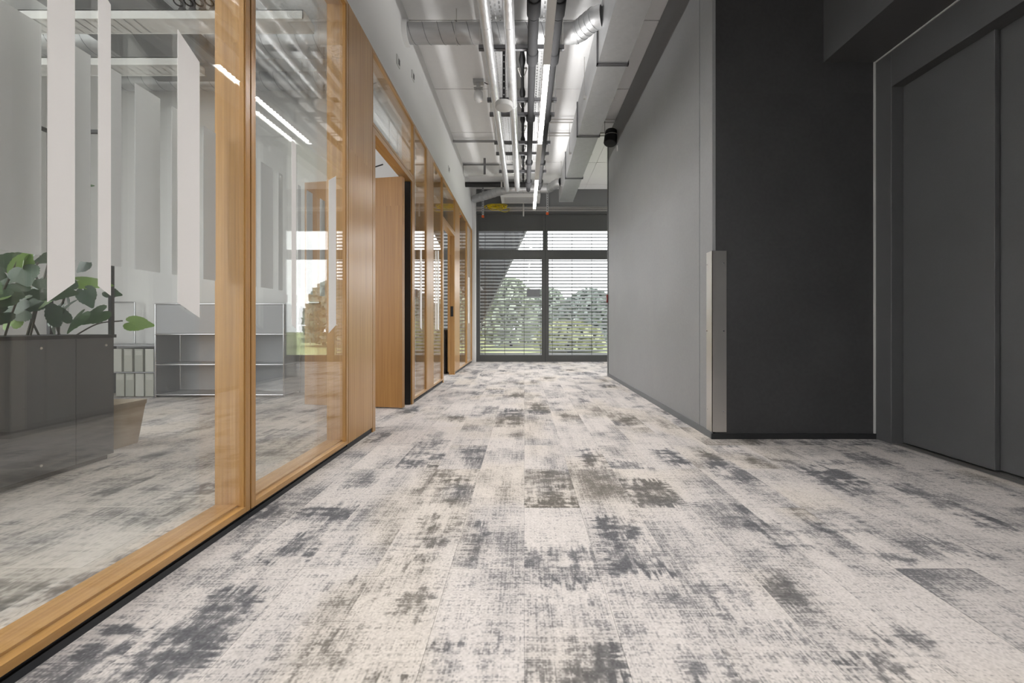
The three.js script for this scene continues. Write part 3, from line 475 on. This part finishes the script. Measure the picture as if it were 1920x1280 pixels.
{ // grey ceiling baffle and sprinkler valves
  const t = thing('ceiling_baffle', 'grey hanging acoustic sheet beside the sprinkler valves', 'baffle', [-3.2, 3.35, 3.7]);
  part('sheet', box(-3.9, -2.95, 3.42, 3.45, 3.15, 4.55), std(srgb(140, 141, 142), .7), t); part('edge', box(-2.955, -2.93, 3.36, 3.46, 3.15, 4.55), std(srgb(100, 101, 102), .6), t); part('hanger', [[-3.8, 3.3], [-3.05, 3.3], [-3.8, 4.4], [-3.05, 4.4]].map(([x, d]) => cyl(V(x, 3.45, d), V(x, CEIL, d), .004, 6)), steel, t);
  for (let i = 0; i < 4; i++) {
    const x = -2.84 + i * .085, v = thing('sprinkler_valve', `small metal valve under the office ceiling, ${['nearest', 'second from', 'third from', 'farthest from'][i]} the grey acoustic sheet`, 'valve', [x, 3.42, 3.55], 'valves under the office ceiling');
    part('stem', cyl(V(x, 3.5, 3.55), V(x, CEIL, 3.55), .009, 8), steel, v); part('body', lathe([[0, 0], [0, .014], [.03, .03], [.06, .03], [.09, .016], [.13, .022], [.15, 0]], V(x, 3.38, 3.55), V(x, 3.6, 3.55), 14), strut, v); part('wheel', new THREE.TorusGeometry(.03, .006, 8, 18).rotateX(1.2).translate(x, 3.47, -3.5), rubber, v);
  }
  single('valve_pipe', [cyl(V(-2.9, 3.62, 3.582), V(-2.4, 3.62, 3.582), .012, 10), cyl(V(-2.9, 3.68, 3.582), V(-2.4, 3.68, 3.582), .012, 10)], steel, 'pair of thin steel pipes carrying the valve cluster', 'pipe');
}
{ // planter
  const t = thing('planter_cabinet', 'large dark grey planter cabinet with black upright frame behind the glass', 'planter', [-2.75, 0, 1.9]);
  part('body', box(-2.95, -2.556, .03, .745, .9, 2.65), cabGrey, t);
  for (const [a, b] of [[.9, 1.48], [1.484, 2.02], [2.024, 2.425], [2.429, 2.65]]) part('panel', box(-2.556, -2.55, .03, .745, a, b), cabGrey, t);
  part('rim', [box(-2.96, -2.542, .745, .765, .89, 2.66)], black, t); part('base', box(-2.94, -2.57, 0, .03, .92, 2.63), black, t);
  part('post', box(-2.57, -2.55, .765, 2.03, 2.635, 2.655), black, t); part('post', box(-2.95, -2.93, .765, 2.03, 2.635, 2.655), black, t); part('post', box(-2.95, -2.93, .765, 2.03, .95, .97), black, t);
  part('top_bar', box(-2.95, -2.55, 2.01, 2.03, 2.635, 2.655), black, t); part('top_bar', box(-2.95, -2.93, 2.01, 2.03, .95, 2.655), black, t);
  for (const [d, y] of [[2.05, .70], [2.05, .08], [2.25, .70], [2.25, .08], [1.5, .7], [1.7, .08], [2.6, .7]]) part('screw', cyl(V(-2.55, y, d), V(-2.546, y, d), .007, 8), steel, t);
}
{ // leafy plant
  const t = thing('potted_vine', 'broad leaved green plant growing out of the dark planter', 'plant', [-2.75, .76, 2.2]);
  const s = new THREE.Shape(), pts = []; const R = a => { const b = Math.abs(a); return .62 + .2 * Math.cos(b) + .34 * Math.exp(-((b / .2) ** 2)) - .3 * Math.exp(-(((b - Math.PI) / .3) ** 2)) + .06 * Math.cos(3 * b) + .05 * ((b * 3.2) % 1); };
  for (let i = 0; i < 72; i++) { const a = -Math.PI + (i + .5) / 72 * Math.PI * 2; pts.push(new THREE.Vector2(Math.sin(a) * R(a) * .42, Math.cos(a) * R(a) * .5)); }
  s.setFromPoints(pts); const leafG = new THREE.ShapeGeometry(s); { const p = leafG.attributes.position; for (let i = 0; i < p.count; i++) p.setZ(i, -.35 * Math.abs(p.getX(i)) ** 1.3 - .25 * p.getY(i) ** 2); leafG.computeVertexNormals(); }
  const greens = [[58, 98, 40], [42, 80, 36], [30, 62, 34], [112, 150, 48], [34, 72, 40]].map(c => new THREE.MeshPhysicalMaterial({ color: srgb(...c), roughness: .5, side: THREE.DoubleSide, transmission: .25, thickness: 0 }));
  const stem = std(srgb(64, 60, 40), .8), P0 = ORG.get(t);
  const leafAt = (x, y, d, sc, m, yaw, pitch, roll) => { const l = new THREE.Mesh(leafG, greens[m]); l.name = 'leaf'; l.castShadow = l.receiveShadow = true; l.position.set(x - P0.x, y - P0.y, -d - P0.z); l.scale.setScalar(sc); l.rotation.set(pitch, yaw, roll, 'YXZ'); t.add(l); };
  for (let i = 0; i < 17; i++) {
    const bx = rr(-2.85, -2.65), bd = 1.3 + i * .078, tx = bx + rr(-.1, .16), td = bd + rr(-.15, .2), ty = rr(1.0, 1.28);
    part('stem', tube([V(bx, .75, bd), V((bx + tx) / 2 + rr(-.03, .03), (.75 + ty) / 2, (bd + td) / 2), V(tx, ty, td)], .005, 10, 6), stem, t);
    for (let j = 0; j < 5; j++) { const f = .25 + .75 * j / 4; leafAt(bx + (tx - bx) * f + rr(-.06, .08), .76 + (ty - .76) * f + rr(-.03, .05), bd + (td - bd) * f + rr(-.07, .07), rr(.15, .23), Math.floor(rnd() * 5), rr(-.9, 1.2), rr(-.9, .2), rr(-2.6, 2.6)); }
  }
  part('stem', tube([V(-2.7, .75, 2.55), V(-2.62, .83, 2.62), V(-2.56, .85, 2.72)], .004, 10, 6), stem, t);
  leafAt(-2.56, .84, 2.78, .2, 3, .3, -.4, -1.7); leafAt(-2.58, .9, 2.6, .2, 0, .2, -.3, 2.2); leafAt(-2.6, .88, 2.5, .2, 0, -.2, -.5, 2.8); leafAt(-2.6, 1.02, 2.52, .19, 4, .2, -.4, -2.6); leafAt(-2.6, 1.03, 2.66, .13, 1, .2, -.2, -1.8);
  part('stem', tube([V(-2.8, .75, 2.4), V(-2.76, 1.3, 2.5), V(-2.72, 1.8, 2.52)], .006, 14, 6), stem, t);
  for (const y of [1.2, 1.3, 1.42, 1.52, 1.66, 1.78]) { leafAt(-2.7 + rr(-.06, .06), y, 2.52 + rr(-.1, .1), rr(.13, .18), Math.floor(rnd() * 3), rr(-1, 1), rr(-.8, 0), rr(-2.5, 2.5)); leafAt(-2.74 + rr(-.06, .06), y + .05, 2.3 + rr(-.2, .1), rr(.13, .18), Math.floor(rnd() * 3), rr(-1, 1), rr(-.8, 0), rr(-2.5, 2.5)); }
}
{ // modular steel shelving
  const t = thing('shelving_unit', 'grey modular steel shelving with chrome tubes and flap doors', 'shelf', [-3.47, 0, 5.03]);
  const xs = [-4.2, -3.47, -2.74], ys = [.03, .375, .72, 1.065], ds = [4.86, 5.21], r = .0095;
  for (const y of ys) for (const d of ds) part('tube', cyl(V(xs[0], y, d), V(xs[2], y, d), r, 10), chrome, t);
  for (const x of xs) { for (const d of ds) part('tube', cyl(V(x, .0, d), V(x, ys[3], d), r, 10), chrome, t); for (const y of ys) part('tube', cyl(V(x, y, ds[0]), V(x, y, ds[1]), r, 10), chrome, t); }
  for (let i = 0; i < 2; i++) {
    for (const y of ys) part('shelf_board', box(xs[i] + .008, xs[i + 1] - .008, y - .003, y + .003, ds[0] + .008, ds[1] - .008), shelfGrey, t);
    for (let j = 0; j < 3; j++) part('back_panel', box(xs[i] + .008, xs[i + 1] - .008, ys[j] + .006, ys[j + 1] - .006, ds[1] - .004, ds[1] + .002), shelfGrey, t);
    const dr = part('flap_door', box(xs[i] + .011, xs[i + 1] - .011, ys[2] + .011, ys[3] - .011, ds[0] - .004, ds[0] + .006), shelfGrey, t); const kx = (xs[i] + xs[i + 1]) / 2; part('knob', lathe([[0, .006], [.012, .006], [.014, .014], [.026, .014], [.028, 0]], V(kx, ys[3] - .045, 4.856), V(kx, ys[3] - .045, 4.8), 14), chrome, dr);
  }
  for (const x of xs) for (let j = 0; j < 3; j++) part('side_panel', box(x - .003, x + .003, ys[j] + .008, ys[j + 1] - .008, ds[0] + .008, ds[1] - .008), shelfGrey, t);
}
{
  const t = thing('low_shelf', 'low grey metal shelf holding two rows of file boxes', 'shelf', [-4.5, 0, 5.03]);
  part('top', box(-5.0, -4.215, .585, .60, 4.87, 5.22), shelfGrey, t); part('board', box(-5.0, -4.215, .278, .288, 4.87, 5.22), shelfGrey, t); part('side', box(-4.228, -4.215, 0, .585, 4.87, 5.22), cabGrey, t); part('side', box(-5.0, -4.987, 0, .585, 4.87, 5.22), cabGrey, t); part('post', cyl(V(-4.7, .6, 5.15), V(-4.7, 1.1, 5.15), .01, 10), chrome, t); part('post', cyl(V(-4.99, 1.1, 5.15), V(-4.7, 1.1, 5.15), .01, 10), chrome, t);
  const fm = [[172, 172, 162], [184, 184, 176], [164, 165, 156]].map(c => std(srgb(...c), .8));
  for (const [row, y] of [['upper', .29], ['lower', .008]]) [['first', 0], ['second', 1], ['third', 2], ['fourth', 3]].forEach(([o, i]) => {
    const x1 = -4.245 - i * (.108 + (row === 'upper' ? .014 : .004)), b = thing('file_box', `pale grey file box, ${o} from the shelving unit in the ${row} row`, 'file box', [x1 - .05, y, 5.0], 'file boxes in the low shelf');
    part('case', rbox(x1 - .096, x1, y, y + .262, 4.885, 5.18, .003), fm[(i + (row === 'upper' ? 1 : 0)) % 3], b); part('spine_label', box(x1 - .085, x1 - .012, y + .19, y + .245, 4.8838, 4.886), fm[1], b);
  });
}
{
  const t = thing('waste_crate', 'tan tapered paper bin standing behind the planter end', 'bin', [-2.75, 0, 2.86]);
  const c0 = [-2.98, -2.62, 2.72, 3.02]; const w = new THREE.CylinderGeometry(.2, .155, .28, 4, 1, true); w.rotateY(Math.PI / 4); w.scale(1, 1, .85); w.translate(-2.82, .14, -2.9);
  part('shell', w, std(srgb(176, 160, 138), .8, { side: THREE.DoubleSide }), t); const rim = new THREE.CylinderGeometry(.208, .204, .03, 4, 1, true); rim.rotateY(Math.PI / 4); rim.scale(1, 1, .85); rim.translate(-2.82, .285, -2.9); part('rim', rim, std(srgb(170, 156, 136), .8, { side: THREE.DoubleSide }), t); part('liner', box(-2.94, -2.70, .2, .21, 2.8, 3.0), std(srgb(60, 60, 62), .8), t); part('bottom', box(-2.92, -2.72, 0, .01, 2.81, 2.99), cabGrey, t);
}
{
  const t = thing('black_pedestal', 'black office pedestal standing just inside the second doorway', 'cabinet', [-1.42, 0, 7.4]);
  part('body', rbox(-1.52, -1.33, 0, .75, 7.22, 7.6, .005), black, t); for (const y of [.03, .27, .51]) part('drawer', rbox(-1.51, -1.34, y, y + .22, 7.212, 7.222, .003), black, t);
}

renderer.render(scene, camera);
